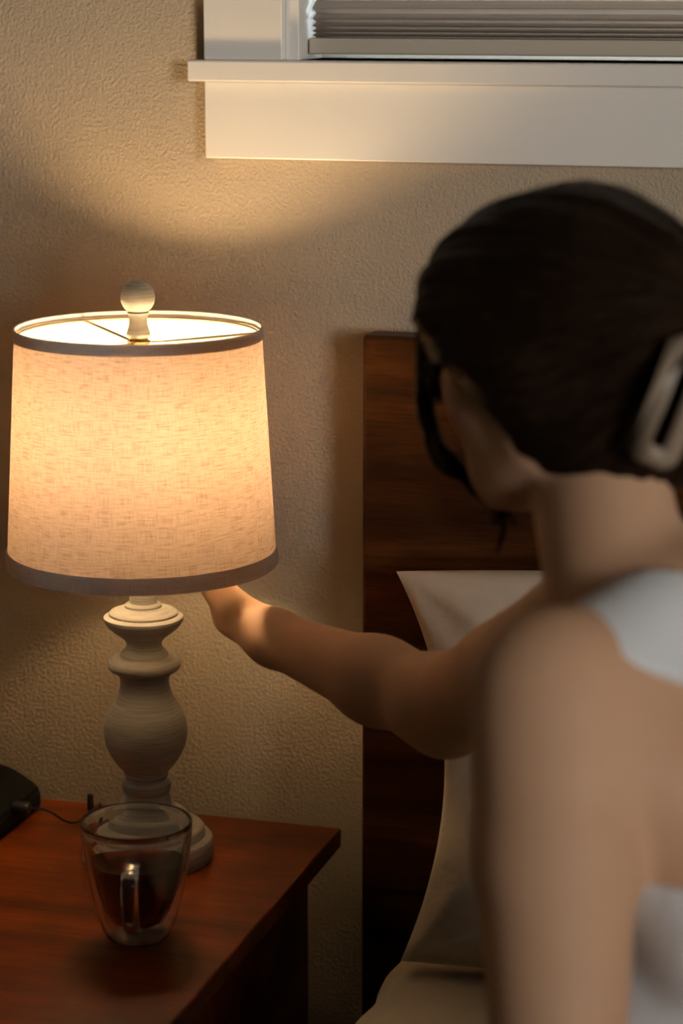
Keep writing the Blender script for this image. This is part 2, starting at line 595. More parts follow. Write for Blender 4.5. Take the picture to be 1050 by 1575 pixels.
bm = bmesh.new()
lathe(bm, [(0, 0), (.0640, 0), (.0655, .002), (.0655, .0205), (.0640, .0225), (.0595, .0235), (.0580, .0245), (.0580, .0255),
           (.0575, .031), (.0555, .0335), (.050, .0345), (.046, .0355), (.0425, .0375), (.0415, .041), (.0405, .046), (.038, .0485), (.034, .0495), (0, .0495)], LC)
finish('lamp_foot', bm, TURNED, lamp, True)
rows = [(0, 1245), (48, 1245), (44, 1241), (42, 1235), (38, 1224), (34, 1218), (34, 1215), (37, 1212), (38.5, 1206), (37, 1200), (33, 1197), (31.5, 1192),
        (33, 1190), (34.5, 1187), (33.5, 1184), (36, 1180), (44, 1172), (54, 1158), (61.5, 1142), (64.5, 1125), (64, 1112), (61, 1100), (56, 1089), (49, 1078), (42.5, 1066),
        (38.5, 1054), (37.5, 1044), (39, 1037), (43, 1032), (45, 1029), (52, 1027), (55.5, 1023), (56.5, 1018), (55, 1013), (50, 1009), (43, 1007), (37.5, 1006),
        (37, 1003), (34, 999), (29, 995), (27, 990), (27.5, 985), (31, 980), (38, 974), (47, 968), (54, 962), (59, 955), (61.5, 950), (61, 947),
        (55, 944.5), (52.5, 944), (52.5, 941), (50, 938.5), (40, 935), (30, 933), (28.5, 932), (28.5, 929), (26, 927), (22, 926), (21, 925), (21, 905), (18, 902), (0, 902)]
bm = bmesh.new()
lathe(bm, lprof(rows), LC)
finish('lamp_column', bm, TURNED, lamp, True)
# socket, bulb, harp, spider, finial
z0 = zy(902)
bm = bmesh.new()
lathe(bm, [(0, z0), (.010, z0), (.010, z0 + .014), (.0165, z0 + .016), (.0175, z0 + .03), (.0175, z0 + .092), (.016, z0 + .096), (0, z0 + .096)], LC, 48)
finish('socket', bm, BRASS, lamp, True)
sw = np.array([LX, LY, TOP + z0 + .040])
bm = bmesh.new()
tube(bm, [sw + RT * .014, sw + RT * .030], .0025, 10)
tube(bm, [sw + RT * .030, sw + RT * .032, sw + RT * .040, sw + RT * .042], [.005, .0065, .0065, .005], 16)
finish('switch_knob', bm, BLACK, lamp, True)
zb = z0 + .092
bm = bmesh.new()
lathe(bm, [(0, zb), (.013, zb), (.0135, zb + .012), (.0180, zb + .026), (.0242, zb + .040), (.022, zb + .042), (0, zb + .042)], LC, 48)
finish('bulb_base', bm, WHITEPL, lamp, True)
bm = bmesh.new()
prof = [(0, zb + .040), (.0225, zb + .040)] + [(.0297 * cos(a), zb + .060 + .0297 * sin(a)) for a in np.linspace(-.56, pi / 2, 14)[:-1]] + [(0, zb + .0897)]
lathe(bm, prof, LC, 48)
finish('bulb', bm, m_emit('glowing_bulb', (1.0, 0.69, 0.37), BULB_STRENGTH), lamp, True)
bm = bmesh.new()
hp = [(.012, z0 + .004), (.030, z0 + .014), (.050, z0 + .07), (.055, z0 + .13), (.045, z0 + .19), (.022, zy(527)), (0, zy(526)), (-.022, zy(527)), (-.045, z0 + .19),
      (-.055, z0 + .13), (-.050, z0 + .07), (-.030, z0 + .014), (-.012, z0 + .004)]
hd = FH * .95 + RT * .2
tube(bm, spline([np.array(LC) + hd * a + np.array([0, 0, b]) for a, b in hp], 6), .0016, 8)
finish('harp', bm, BRASS, lamp, True)
RB, RTP, ZB, ZT = .1312, .1180, zy(862), zy(502)
bm = bmesh.new()
N = 24
lathe(bm, [(RB + (RTP - RB) * i / N, ZB + (ZT - ZB) * i / N) for i in range(N + 1)], LC, 160)
shade = finish('lamp_shade', bm, m_linen_shade(), lamp, True)
BAND = m_linen_shade(True)


def band(za, zb_):
    def rr(z): return RB + (RTP - RB) * (z - ZB) / (ZT - ZB)
    bm = bmesh.new()
    lathe(bm, [(rr(za) - .0008, za), (rr(za) + .0010, za - .0006), (rr(za) + .0016, za + .001), (rr(zb_) + .0016, zb_ - .001), (rr(zb_) + .0010, zb_ + .0006), (rr(zb_) - .0008, zb_)], LC, 160, True)
    o = finish('shade_trim', bm, BAND, lamp, True)
    o.parent = shade
    return o


band(ZT - .0095, ZT + .0006)
band(ZB - .0006, ZB + .0145)
bm = bmesh.new()
zr = ZT - .006
ring = [np.array(LC) + np.array([(RTP - .003) * cos(a), (RTP - .003) * sin(a), zr]) for a in np.linspace(0, 2 * pi, 97)]
tube(bm, ring, .0011, 6, cap=False)
for ang in (0.05, 0.05 + 2 * pi / 3, 0.05 + 4 * pi / 3):
    d = RT * cos(ang) + FH * sin(ang)
    tube(bm, [np.array(LC) + d * .008 + np.array([0, 0, zy(524)]), np.array(LC) + d * .02 + np.array([0, 0, zy(524)]), np.array(LC) + d * (RTP - .003) + np.array([0, 0, zr])], .0012, 6)
lathe(bm, [(.003, zy(526)), (.011, zy(526)), (.011, zy(524) + .0015), (.003, zy(524) + .0015)], LC, 32, True)
finish('shade_spider', bm, BRASS, lamp, True).parent = shade
bm = bmesh.new()
lathe(bm, [(0, zy(524) + .001), (.0085, zy(524) + .001), (.0095, zy(520)), (.009, zy(518)), (.009, zy(516)), (0, zy(516))], LC, 40)
finish('finial_cap', bm, BRASS, lamp, True)
bm = bmesh.new()
fr = [(0, 516), (16, 516), (17.5, 514), (17.5, 510), (15.5, 504), (13.5, 497), (13.2, 490), (14.5, 484), (17, 479)]
cy, rr_ = 456.5, 25.7
for a in np.linspace(-58, 90, 18)[:-1]: fr.append((rr_ * cos(radians(a)), cy - rr_ * sin(radians(a))))
fr.append((0, cy - rr_))
lathe(bm, lprof(fr), LC, 64)
finish('finial', bm, TURNED, lamp, True)

# ------------------------------------------------------------------ double-walled glass of tea
MX, MY = -0.7725, -0.3995
mug = empty('glass_mug', (MX, MY, TOP))
tag(mug, 'double-walled clear glass mug with a glass handle, on the nightstand in front of the lamp', 'mug')
MC = (MX, MY, TOP)
KM = .000602
HM = .1120
out = [(0, .0008), (.020, .0004), (.026, .0008), (.0292, .0030), (.0335, .012), (.0390, .030), (.0440, .052), (.0475, .074), (.0498, .094), (.0508, .106), (.0510, HM - .001)]
inn = [(.0482, HM - .001), (.0468, .104), (.0440, .088), (.0405, .068), (.0360, .048), (.0300, .030), (.0240, .020), (.016, .0155), (0, .0145)]
TH = .0010
bm = bmesh.new()
# outer skin up over the rim and down inside; then the vacuum gap's own two skins
lip = [(.0509, HM + .0004), (.0502, HM + .0012), (.0492, HM + .0012), (.0484, HM + .0004)]
lathe(bm, out + lip + inn, MC, 96)
finish('glass_body', bm, GLASS, mug, True)
gap_out = [(max(r - TH, 0), z + TH * (1 if r < .03 else 0)) for r, z in out[:-1]] + [(.0497, HM - .004)]
gap_inn = [(.0494, HM - .004)] + [(r + TH, z - (TH if r < .03 else 0)) for r, z in inn[1:]]
gap_out[0] = (0, .0021); gap_inn[-1] = (0, .0132)
bm = bmesh.new()
lathe(bm, gap_out + gap_inn, MC, 96)
# the air between the walls: same glass, normals turned to the gap
g = finish('glass_liner', bm, GLASS, mug, True)
for p in [g.data]: p.flip_normals()


def in_r(z):
    a = inn[::-1]
    for (r0, z0_), (r1, z1_) in zip(a, a[1:]):
        if z0_ <= z <= z1_: return r0 + (r1 - r0) * (z - z0_) / (z1_ - z0_)
    return a[-1][0]


ZL = .0755
tp = [(0, .0142)] + [(in_r(z) + .0003, z) for z in np.linspace(.0165, ZL - .0004, 20)] + [(in_r(ZL) + .0003, ZL + .0006), (in_r(ZL) - .0015, ZL), (0, ZL)]
bm = bmesh.new()
lathe(bm, tp, MC, 96)
t = NT('black_tea')
va = t.n('VolumeAbsorption')
va.inputs['Color'].default_value = (0.62, 0.12, 0.02, 1)
va.inputs['Density'].default_value = 95
t.l(va.outputs[0], t.out.inputs['Volume'])
TEA = t.set((1, 1, 1), 0.0, None, IOR=1.33, Transmission_Weight=1.0)
tea = finish('tea', bm, TEA, None, True, origin=(MX, MY, TOP + .0147))
tag(tea, 'dark reddish-brown tea filling the double-walled glass mug two thirds', 'tea')
# handle, turned towards the camera and a little left
hdv = np.array([0.27, -0.96, 0])
hdv /= np.linalg.norm(hdv)
base = np.array(MC)
hpt = [(.0460, .086), (.060, .0875), (.0705, .082), (.0735, .068), (.070, .052), (.061, .037), (.050, .0275), (.0385, .0250)]
bm = bmesh.new()
side = np.cross(hdv, [0, 0, 1.0])
tube(bm, spline([base + hdv * a + np.array([0, 0, b]) for a, b in hpt], 8), .0042, 20, flat=(side, 1.85))
finish('handle', bm, GLASS, mug, True)

# ------------------------------------------------------------------ black device, its cord, and the cord end
dv = np.array([-1.042, -0.148, TOP])
dev = empty('electronic_device', tuple(dv))
tag(dev, 'black angular electronic device with a sloping top, at the left edge of the nightstand', 'device')
bm = bmesh.new()
pr_ = [(-.075, 0), (.040, 0), (.043, .004), (.043, .022), (.038, .028), (.012, .043), (-.008, .0475), (-.075, .048)]
ys = (-.060, .050)
vs = [[bm.verts.new(Vector(dv) + Vector((x, y, z))) for x, z in pr_] for y in ys]
for i in range(len(pr_)):
    j = (i + 1) % len(pr_)
    bm.faces.new((vs[0][i], vs[0][j], vs[1][j], vs[1][i]))
bm.faces.new(vs[0]); bm.faces.new(vs[1][::-1])
bmesh.ops.bevel(bm, geom=list(bm.edges), offset=.003, segments=3, affect='EDGES')
finish('device_case', bm, BLACK, dev)
bm = bmesh.new()
a0 = dv + np.array([.040, -.018, .024])
tube(bm, [a0, a0 + [.003, 0, 0], a0 + [.017, 0, 0], a0 + [.019, 0, 0]], [.006, .0075, .0075, .006], 20)
finish('cable_plug', bm, BLACKWIRE, dev, True)
bm = bmesh.new()
tube(bm, spline([a0 + [.018, 0, 0], a0 + [.030, .002, .001], a0 + [.042, .006, -.004], a0 + [.052, .014, -.014], a0 + [.058, .035, -.0215],
                 a0 + [.060, .083, -.0215], a0 + [.060, .092, -.030], a0 + [.058, .096, -.12], a0 + [.058, .098, -.40], a0 + [.05, .098, -.62]], 8), .0013, 8)
finish('cord', bm, BLACKWIRE, dev, True)
pb = np.array([-.9475, -.088, TOP])
bm = bmesh.new()
tube(bm, [pb, pb + [0, 0, .002], pb + [0, 0, .0165], pb + [0, 0, .018]], [.0030, .0034, .0034, .0024], 16)
o = finish('cable_connector', bm, BLACKWIRE, None, True, origin=tuple(pb))
tag(o, 'small black cable end standing upright at the back edge of the nightstand', 'cable end')

# ------------------------------------------------------------------ bed
bed = empty('bed', (0.16, -1.1, 0))
tag(bed, 'dark brown wooden bed with a tall plain headboard against the wall', 'bed')
bm = bmesh.new()
box(bm, (-0.657, -.060, 0.02), (0.985, -.022, 1.136), .0045, 3)
finish('headboard', bm, HEADWOOD, bed)
for x0 in (-.625, .925):
    boxobj('side_rail', (x0, -2.12, .17), (x0 + .03, -.060, .30), HEADWOOD, bed, .003)
boxobj('foot_rail', (-.655, -2.15, .17), (.985, -2.12, .30), HEADWOOD, bed, .003)
boxobj('slat_base', (-.595, -2.12, .24), (.925, -.060, .255), HEADWOOD, bed)
for x0 in (-.65, .90):
    boxobj('leg', (x0, -2.15, 0), (x0 + .07, -2.08, .17), HEADWOOD, bed, .003)
MT = .560
bm = bmesh.new()
box(bm, (-.572, -2.09, .255), (.905, -.075, MT - .004), .035, 6)
mat_ = finish('mattress', bm, plain('mattress_ticking', (0.6, 0.58, 0.54), 0.9), None, True, origin=(.165, -1.08, .255))
tag(mat_, 'mattress under the linen sheet on the wooden bed', 'mattress')


def sdist(x, r): return x


# fitted sheet: draped skin over the mattress with soft folds
def sheet_mesh():
    bm = bmesh.new()
    nx, ny = 150, 190
    grid = []
    X0, X1, Y0, Y1, rad = -.575, .908, -2.093, -.072, .024
    drop = .23
    L = (X1 - X0) + 2 * drop
    LYs = (Y1 - Y0) + 2 * drop
    def fold(s, a, b):       # arclength -> (pos, depth below top)
        if s < a + rad * .0: pass
        if a + rad <= s <= b - rad: return s, 0
        e, sg = (a, -1) if s < a + rad else (b, 1)
        u = (a + rad - s) if sg < 0 else (s - b + rad)
        arc = rad * pi / 2
        if u < arc:
            th = u / rad
            return (e - sg * rad + sg * rad * sin(th)), rad * (1 - cos(th))
        return e, rad + (u - arc)
    for i in range(nx + 1):
        row = []
        s = X0 - drop + L * i / nx
        x, dx = fold(s, X0, X1)
        for j in range(ny + 1):
            q = Y0 - drop + LYs * j / ny
            y, dy = fold(q, Y0, Y1)
            z = MT - max(dx, dy)
            wv = .0016 * sin(x * 31 + y * 9) + .0014 * sin(x * 17 - y * 43) + .001 * sin(y * 67 + x * 20)
            if dx > dy: xx, zz = x + wv * (1 if x > 0 else -1) * 1.5, z
            else: xx, zz = x, z + wv * .9
            row.append(bm.verts.new((xx, y, max(zz, .285))))
        grid.append(row)
    for i in range(nx):
        for j in range(ny):
            bm.faces.new((grid[i][j], grid[i + 1][j], grid[i + 1][j + 1], grid[i][j + 1]))
    return bm


sh = finish('bed_sheet', sheet_mesh(), SHEET, None, True, origin=(.165, -1.08, MT))
m_ = sh.modifiers.new('t', 'SOLIDIFY'); m_.thickness = .0012; m_.offset = 1
tag(sh, 'beige linen sheet stretched over the mattress', 'sheet')


def pillow(name, label, c, ax, ay, an, a, b, th, seed, pinch=.10):
    """cushion: ax, ay in-plane axes, an outward normal; half sizes a, b; half thickness th"""
    r = np.random.RandomState(seed)
    ax, ay, an = [np.array(v, float) / np.linalg.norm(v) for v in (ax, ay, an)]
    ph = r.rand(12) * 6
    nu, nv = 110, 90
    bm = bmesh.new()

    def P(s, t, sg):
        x = a * s * (1 - pinch * (1 - t * t)) * (1 - .065 * (1 - t))
        y = b * t * (1 + (.085 if t > 0 else -.03) * (1 - s * s))
        e = ((1 - abs(s) ** 2.6) * (1 - abs(t) ** 2.6))
        h = th * max(e, 0) ** .55
        # folds fanning out of the corners and the edge
        ed = 1 - max(e, 0)
        wr = 0
        for cs, ct, k, off in ((-1, 1, 9, ph[0]), (-1, -1, 8, ph[1]), (1, 1, 9, ph[2]), (1, -1, 8, ph[3])):
            dx, dy = s - cs, t - ct
            rr = sqrt(dx * dx * 1.4 + dy * dy) + 1e-4
            an_ = atan2(dy, dx)
            wr += .0075 * np.exp(-(rr / .62) ** 2) * sin(an_ * k + off) * min(1, rr * 3.0)
        wr += .0042 * sin(7 * s + 3.3 * t + ph[4] + 1.6 * sin(3 * t + ph[5])) * (1 - ed * .3)
        wr += .0030 * sin(5 * t - 6.3 * s + ph[6] + 2.0 * sin(4 * s + ph[7]))
        wr *= .95
        wr *= min(1, (1 - abs(s)) * 9) * min(1, (1 - abs(t)) * 9)
        return c + ax * x + ay * y + an * (sg * (h + .0015) + (wr if sg > 0 else wr * .5))
    top = [[bm.verts.new(P(-1 + 2 * i / nu, -1 + 2 * j / nv, 1)) for j in range(nv + 1)] for i in range(nu + 1)]
    bot = [[None] * (nv + 1) for _ in range(nu + 1)]
    for i in range(nu + 1):
        for j in range(nv + 1):
            bot[i][j] = bm.verts.new(P(-1 + 2 * i / nu, -1 + 2 * j / nv, -1))
    for i in range(nu):
        for j in range(nv):
            bm.faces.new((top[i][j], top[i + 1][j], top[i + 1][j + 1], top[i][j + 1]))
            bm.faces.new((bot[i][j], bot[i][j + 1], bot[i + 1][j + 1], bot[i + 1][j]))
    for i in range(nu):
        for jj in (0, nv):
            q = (top[i][jj], bot[i][jj], bot[i + 1][jj], top[i + 1][jj])
            bm.faces.new(q if jj == 0 else q[::-1])
    for j in range(nv):
        for ii in (0, nu):
            q = (top[ii][j], top[ii][j + 1], bot[ii][j + 1], bot[ii][j])
            bm.faces.new(q if ii == 0 else q[::-1])
    o = finish(name, bm, LINEN, None, True, origin=tuple(c))
    tag(o, label, 'pillow')
    return o


# upright pillow leaning on the headboard
pl_b = np.array([0, -.275, MT + .012])
pl_t = np.array([0, -.135, MT + .356])
upv = pl_t - pl_b
hh = np.linalg.norm(upv) / 2
cen = (pl_b + pl_t) / 2
cen[0] = -.600 + .338
pillow('pillow', 'beige linen pillow propped upright against the wooden headboard', cen, (1, 0, 0), upv, np.cross((1, 0, 0), upv), .338, hh, .070, 3, .145)


# ------------------------------------------------------------------ signed-distance modelling for the figure
def nrm(v): v = np.array(v, float); return v / np.linalg.norm(v)


class Cone:
    def __init__(s, a, b, ra, rb, k=.02): s.a, s.b, s.ra, s.rb, s.k = np.array(a, float), np.array(b, float), ra, rb, k
    def d(s, p):
        ab = s.b - s.a
        t = np.clip(((p - s.a) @ ab) / (ab @ ab), 0, 1)
        return np.linalg.norm(p - s.a - t[..., None] * ab, axis=-1) - (s.ra + (s.rb - s.ra) * t)


class Ell:
    def __init__(s, c, axes, semi, k=.02, sub=False): s.c, s.A, s.r, s.k, s.sub = np.array(c, float), np.array(axes, float), np.array(semi, float), k, sub
    def d(s, p):
        q = (p - s.c) @ s.A.T
        k0 = np.linalg.norm(q / s.r, axis=-1)
        k1 = np.linalg.norm(q / s.r ** 2, axis=-1)
        return k0 * (k0 - 1) / np.maximum(k1, 1e-6)


def smin(a, b, k):
    h = np.maximum(k - np.abs(a - b), 0) / k
    return np.minimum(a, b) - h * h * k * .25


def sdf_mesh(prims, lo, hi, h, post=None):
    """surface nets over a sparse grid"""
    B = 8
    nb = np.ceil((np.array(hi) - lo) / (B * h)).astype(int)
    lo = np.array(lo, float)
    gi = np.stack(np.meshgrid(*[np.arange(n) for n in nb], indexing='ij'), -1).reshape(-1, 3)
    cen = lo + (gi + .5) * B * h
    half = B * h * .5 * 1.7321

    def fold(P, masks=None):
        v = np.full(P.shape[:-1], 9.0)
        for i, pr in enumerate(prims):
            if masks is None:
                d = pr.d(P)
                v = -smin(-v, d, pr.k) if getattr(pr, 'sub', False) else smin(v, d, pr.k)
                if getattr(pr, 'sub', False): pass
            else:
                mk = masks[i]
                if not mk.any(): continue
                d = pr.d(P[mk])
                v[mk] = -smin(-v[mk], d, pr.k) if getattr(pr, 'sub', False) else smin(v[mk], d, pr.k)
        return v if post is None else post(P, v)
    dc = [pr.d(cen) for pr in prims]
    raw = np.min(np.stack([d for d, pr in zip(dc, prims) if not getattr(pr, 'sub', False)]), 0)
    vc = fold(cen)
    keep = np.abs(vc) < half * 1.35 + .03
    masks = [(d < np.maximum(raw, -half) + 2.2 * half + pr.k) [keep] if not getattr(pr, 'sub', False) else (d < 2 * half + pr.k)[keep] for d, pr in zip(dc, prims)]
    off = np.stack(np.meshgrid(*[np.arange(B)] * 3, indexing='ij'), -1).reshape(-1, 3)
    G = np.repeat(np.repeat(np.repeat(vc.reshape(nb), B, 0), B, 1), B, 2)
    kg = gi[keep]
    idx = kg[:, None, :] * B + off[None]
    pts = lo + idx * h
    val = fold(pts, masks)
    G[idx[..., 0], idx[..., 1], idx[..., 2]] = val
    ins = G < 0
    nx, ny, nz = G.shape
    corners = [(i, j, k) for i in (0, 1) for j in (0, 1) for k in (0, 1)]
    cnt = sum(ins[i:nx - 1 + i, j:ny - 1 + j, k:nz - 1 + k].astype(np.int8) for i, j, k in corners)
    cells = np.argwhere((cnt > 0) & (cnt < 8))
    vid = np.full((nx - 1, ny - 1, nz - 1), -1, int)
    vid[tuple(cells.T)] = np.arange(len(cells))
    acc = np.zeros((len(cells), 3)); num = np.zeros(len(cells))
    for a in corners:
        for ax in range(3):
            if a[ax]: continue
            b = list(a); b[ax] = 1
            va = G[cells[:, 0] + a[0], cells[:, 1] + a[1], cells[:, 2] + a[2]]
            vb = G[cells[:, 0] + b[0], cells[:, 1] + b[1], cells[:, 2] + b[2]]
            cr = (va < 0) != (vb < 0)
            t = va / np.where(va == vb, 1, va - vb)
            q = np.tile(np.array(a, float), (len(cells), 1)); q[:, ax] += t
            acc[cr] += q[cr]; num[cr] += 1
    V = lo + (cells + acc / num[:, None]) * h
    F = []
    for ax in range(3):
        sl0 = [slice(None)] * 3; sl1 = [slice(None)] * 3
        sl0[ax] = slice(0, -1); sl1[ax] = slice(1, None)
        e = np.argwhere(ins[tuple(sl0)] != ins[tuple(sl1)])
        u, v_ = (ax + 1) % 3, (ax + 2) % 3
        e = e[(e[:, u] > 0) & (e[:, v_] > 0) & (e[:, u] < (nx, ny, nz)[u] - 1) & (e[:, v_] < (nx, ny, nz)[v_] - 1)]
        def c(du, dv):
            q = e.copy(); q[:, u] -= du; q[:, v_] -= dv
            return vid[tuple(q.T)]
        quad = np.stack([c(0, 0), c(1, 0), c(1, 1), c(0, 1)], 1)
        fl = ins[tuple(e.T)]
        quad[~fl] = quad[~fl][:, ::-1]
        F.append(quad[(quad >= 0).all(1)])
    return V, np.concatenate(F)


def mesh_from(name, V, F, mat, parent=None, frame=None, smooth_iter=0):
    """V in world coordinates; frame = 4x4 local-to-world of the new object"""
    off = Matrix.Identity(4) if frame is None else Matrix(frame)
    if frame is None and parent is not None: off = Matrix.Translation(parent.location)
    inv = np.array(off.inverted())
    Vl = V @ inv[:3, :3].T + inv[:3, 3]
    me = bpy.data.meshes.new(name)
    me.vertices.add(len(Vl)); me.vertices.foreach_set('co', Vl.astype(np.float32).ravel())
    me.loops.add(F.size); me.loops.foreach_set('vertex_index', F.ravel().astype(np.int32))
    me.polygons.add(len(F)); me.polygons.foreach_set('loop_start', np.arange(0, F.size, 4, dtype=np.int32))
    me.update(calc_edges=True); me.validate()
    me.polygons.foreach_set('use_smooth', [True] * len(me.polygons))
    me.materials.append(mat)
    o = bpy.data.objects.new(name, me)
    link(o, parent)
    if frame is not None:
        o.matrix_world = off
        if parent is not None:
            o.matrix_local = Matrix.Translation(-parent.location) @ off
    if smooth_iter:
        sm = o.modifiers.new('s', 'SMOOTH'); sm.iterations = smooth_iter; sm.factor = .5
    return o


Z = np.array([0, 0, 1.0])
LSH = at(850, 1072, 1.565)
RSH = at(905, 992, 1.860)
LEL = at(862, 1712, 1.525)
REL = at(678, 1082, 2.120)
RWR = at(372, 962, 2.325)
tf = nrm(-RT * .82 + FH * .57)                                   # the way the chest faces
tl = np.cross(Z, tf)                                             # towards the person's left
MS = LSH - tl * .150 - tf * .045
MS[2] = (LSH[2] + RSH[2]) / 2
AX = [tf, tl, Z]
print('shoulders', LSH, RSH, 'width', np.linalg.norm(LSH - RSH), 'R upper', np.linalg.norm(RSH - REL), 'R fore', np.linalg.norm(REL - RWR), 'L upper', np.linalg.norm(LSH - LEL))
print('tf', tf, 'tl', tl, 'MS', MS)
HIP = MS - tf * .03
HIP[2] = MT + .102
NKB = at(968, 890, 1.655)
HC = at(868, 503, 1.735)                                          # centre of the cranium


def T(f, l, z, o=None):
    return (MS if o is None else o) + tf * f + tl * l + Z * z


H_ = MS[2] - HIP[2]
torso = [
    Ell(T(-.012, 0, -.13), AX, (.092, .128, .17), .03),
    Ell(T(.015, 0, -.07), AX, (.080, .130, .09), .05),
    Ell(T(.02, 0, -H_ * .62), AX, (.082, .122, .16), .06),
    Ell(HIP + Z * .03, AX, (.112, .165, .115), .08),
    Cone(HIP + tl * .085, HIP - tl * .085, .095, .095, .05),
    Ell(T(.078, .068, -.165), AX, (.045, .052, .050), .035),
    Ell(T(.078, -.068, -.165), AX, (.045, .052, .050), .035),
    Cone(T(.03, -.06, -.05), RSH - Z * .02 - tf * .02, .055, .042, .05),
    Cone(T(.010, .03, .055), LSH + Z * .006 - tf * .005, .046, .034, .05),
    Cone(T(.010, -.03, .055), RSH + Z * .008 - tf * .012, .046, .040, .05),
    Cone(LSH - Z * .020 - tf * .015, T(-.055, .085, -.075), .046, .048, .05),
    Cone(T(-.055, .05, -.06), T(-.06, .115, -.13), .045, .035, .04),        # shoulder blades
    Cone(T(-.055, -.05, -.06), T(-.06, -.115, -.13), .045, .035, .04),
    Cone(T(-.045, .0, .03), T(-.06, 0, -.2), .045, .05, .05),
]
hf_h = nrm(-RT * .69 + FH * .724)
hl = np.cross(Z, hf_h)
tilt = radians(12)
hf = nrm(hf_h * cos(tilt) - Z * sin(tilt))
hu = np.cross(hf, hl)


def Hd(f, l, u): return HC + hf * f + hl * l + hu * u


HA = [hf, hl, hu]
skull_base = Hd(-.040, 0, -.070)
neck = [Cone(NKB - Z * .015, Hd(-.022, 0, -.070), .044, .040, .025), Cone(NKB + tf * .012 - Z * .03, Hd(.008, 0, -.085), .040, .036, .03)]
head = [
    Ell(Hd(-.008, 0, .008), HA, (.094, .072, .080), .02),
    Ell(Hd(.028, 0, -.030), HA, (.062, .062, .085), .03),
    Ell(Hd(.045, 0, -.070), HA, (.042, .046, .052), .03),
    Cone(Hd(.066, .010, -.100), Hd(.066, -.010, -.100), .016, .017, .03),
    Cone(Hd(.0, .052, -.075), Hd(.060, .018, -.101), .016, .014, .03),
    Cone(Hd(.0, -.052, -.075), Hd(.060, -.018, -.101), .016, .014, .03),
    Cone(Hd(.050, .046, -.035), Hd(.066, .028, -.040), .018, .016, .03),
    Cone(Hd(.050, -.046, -.035), Hd(.066, -.028, -.040), .018, .016, .03),
    Cone(Hd(.086, 0, -.008), Hd(.103, 0, -.040), .0065, .0085, .014),
    Cone(Hd(.095, .009, -.044), Hd(.095, -.009, -.044), .0065, .0065, .01),
    Cone(Hd(.082, .022, .010), Hd(.084, -.022, .010), .010, .010, .02),
    Cone(Hd(.088, .014, -.067), Hd(.088, -.014, -.067), .0062, .0062, .008),
    Cone(Hd(.087, .012, -.076), Hd(.087, -.012, -.076), .0066, .0066, .006),
    Ell(Hd(-.006, .076, -.030), [nrm(hf + hl * .35), nrm(hl - hf * .35), hu], (.016, .006, .030), .008),
    Ell(Hd(-.006, -.076, -.030), [nrm(hf - hl * .35), nrm(hl + hf * .35), hu], (.016, .006, .030), .008),
]
esock = [Ell(Hd(.090, .030, -.012), HA, (.014, .016, .010), .012, True), Ell(Hd(.090, -.030, -.012), HA, (.014, .016, .010), .012, True)]


def chain(K0, Tp, L, out):
    """bent finger of link lengths L from K0 to Tp, bowing towards out"""
    K0, Tp = np.array(K0), np.array(Tp)
    ch = Tp - K0
    D = min(np.linalg.norm(ch), sum(L) * .985)
    u = nrm(ch)
    o = nrm(out - u * (np.array(out) @ u))
    def build(B):
        p, a, pts = np.zeros(2), 0.0, [np.zeros(2)]
        for l in L:
            p = p + l * np.array([cos(a), sin(a)]); pts.append(p); a -= B
        return pts
    lo_, hi_ = 0.0, 2.2
    for _ in range(40):
        m = (lo_ + hi_) / 2
        if np.linalg.norm(build(m)[-1]) > D: lo_ = m
        else: hi_ = m
    pts = build(lo_)
    e = pts[-1]; an = atan2(e[1], e[0])
    out_ = []
    for q in pts:
        x, y = q[0] * cos(-an) - q[1] * sin(-an), q[0] * sin(-an) + q[1] * cos(-an)
        out_.append(K0 + u * x + o * y)
    return out_


def hand(wrist, pdir, spread, tips, thumb_tip, outv, sc=1.0):
    """pdir wrist->knuckles, spread towards the thumb side, outv back of the hand"""
    pr = []
    kn = []
    Ls = [(.040, .024, .019), (.044, .027, .020), (.040, .025, .019), (.032, .019, .017)]
    for i, (s_, ln) in enumerate(((.028, .083), (.010, .087), (-.009, .083), (-.026, .075))):
        k = wrist + pdir * ln * sc + spread * s_ * sc
        kn.append(k)
        pr.append(Cone(wrist + pdir * .012 + spread * s_ * .55, k, .0145 * sc, .0105 * sc, .012))
        pts = chain(k, tips[i], [x * sc for x in Ls[i]], outv)
        rr = [.0098, .0088, .0080, .0068]
        if i == 3: rr = [x * .88 for x in rr]
        for a, b, r0, r1 in zip(pts, pts[1:], rr, rr[1:]):
            pr.append(Cone(a, b, r0 * sc, r1 * sc, .0035))
    tb = wrist + pdir * .022 + spread * .022
    pts = chain(tb, thumb_tip, [.042 * sc, .032 * sc, .024 * sc], nrm(spread + outv * .2))
    for a, b, r0, r1 in zip(pts, pts[1:], [.0150, .0112, .0100], [.0112, .0100, .0078]):
        pr.append(Cone(a, b, r0 * sc, r1 * sc, .006))
    return pr


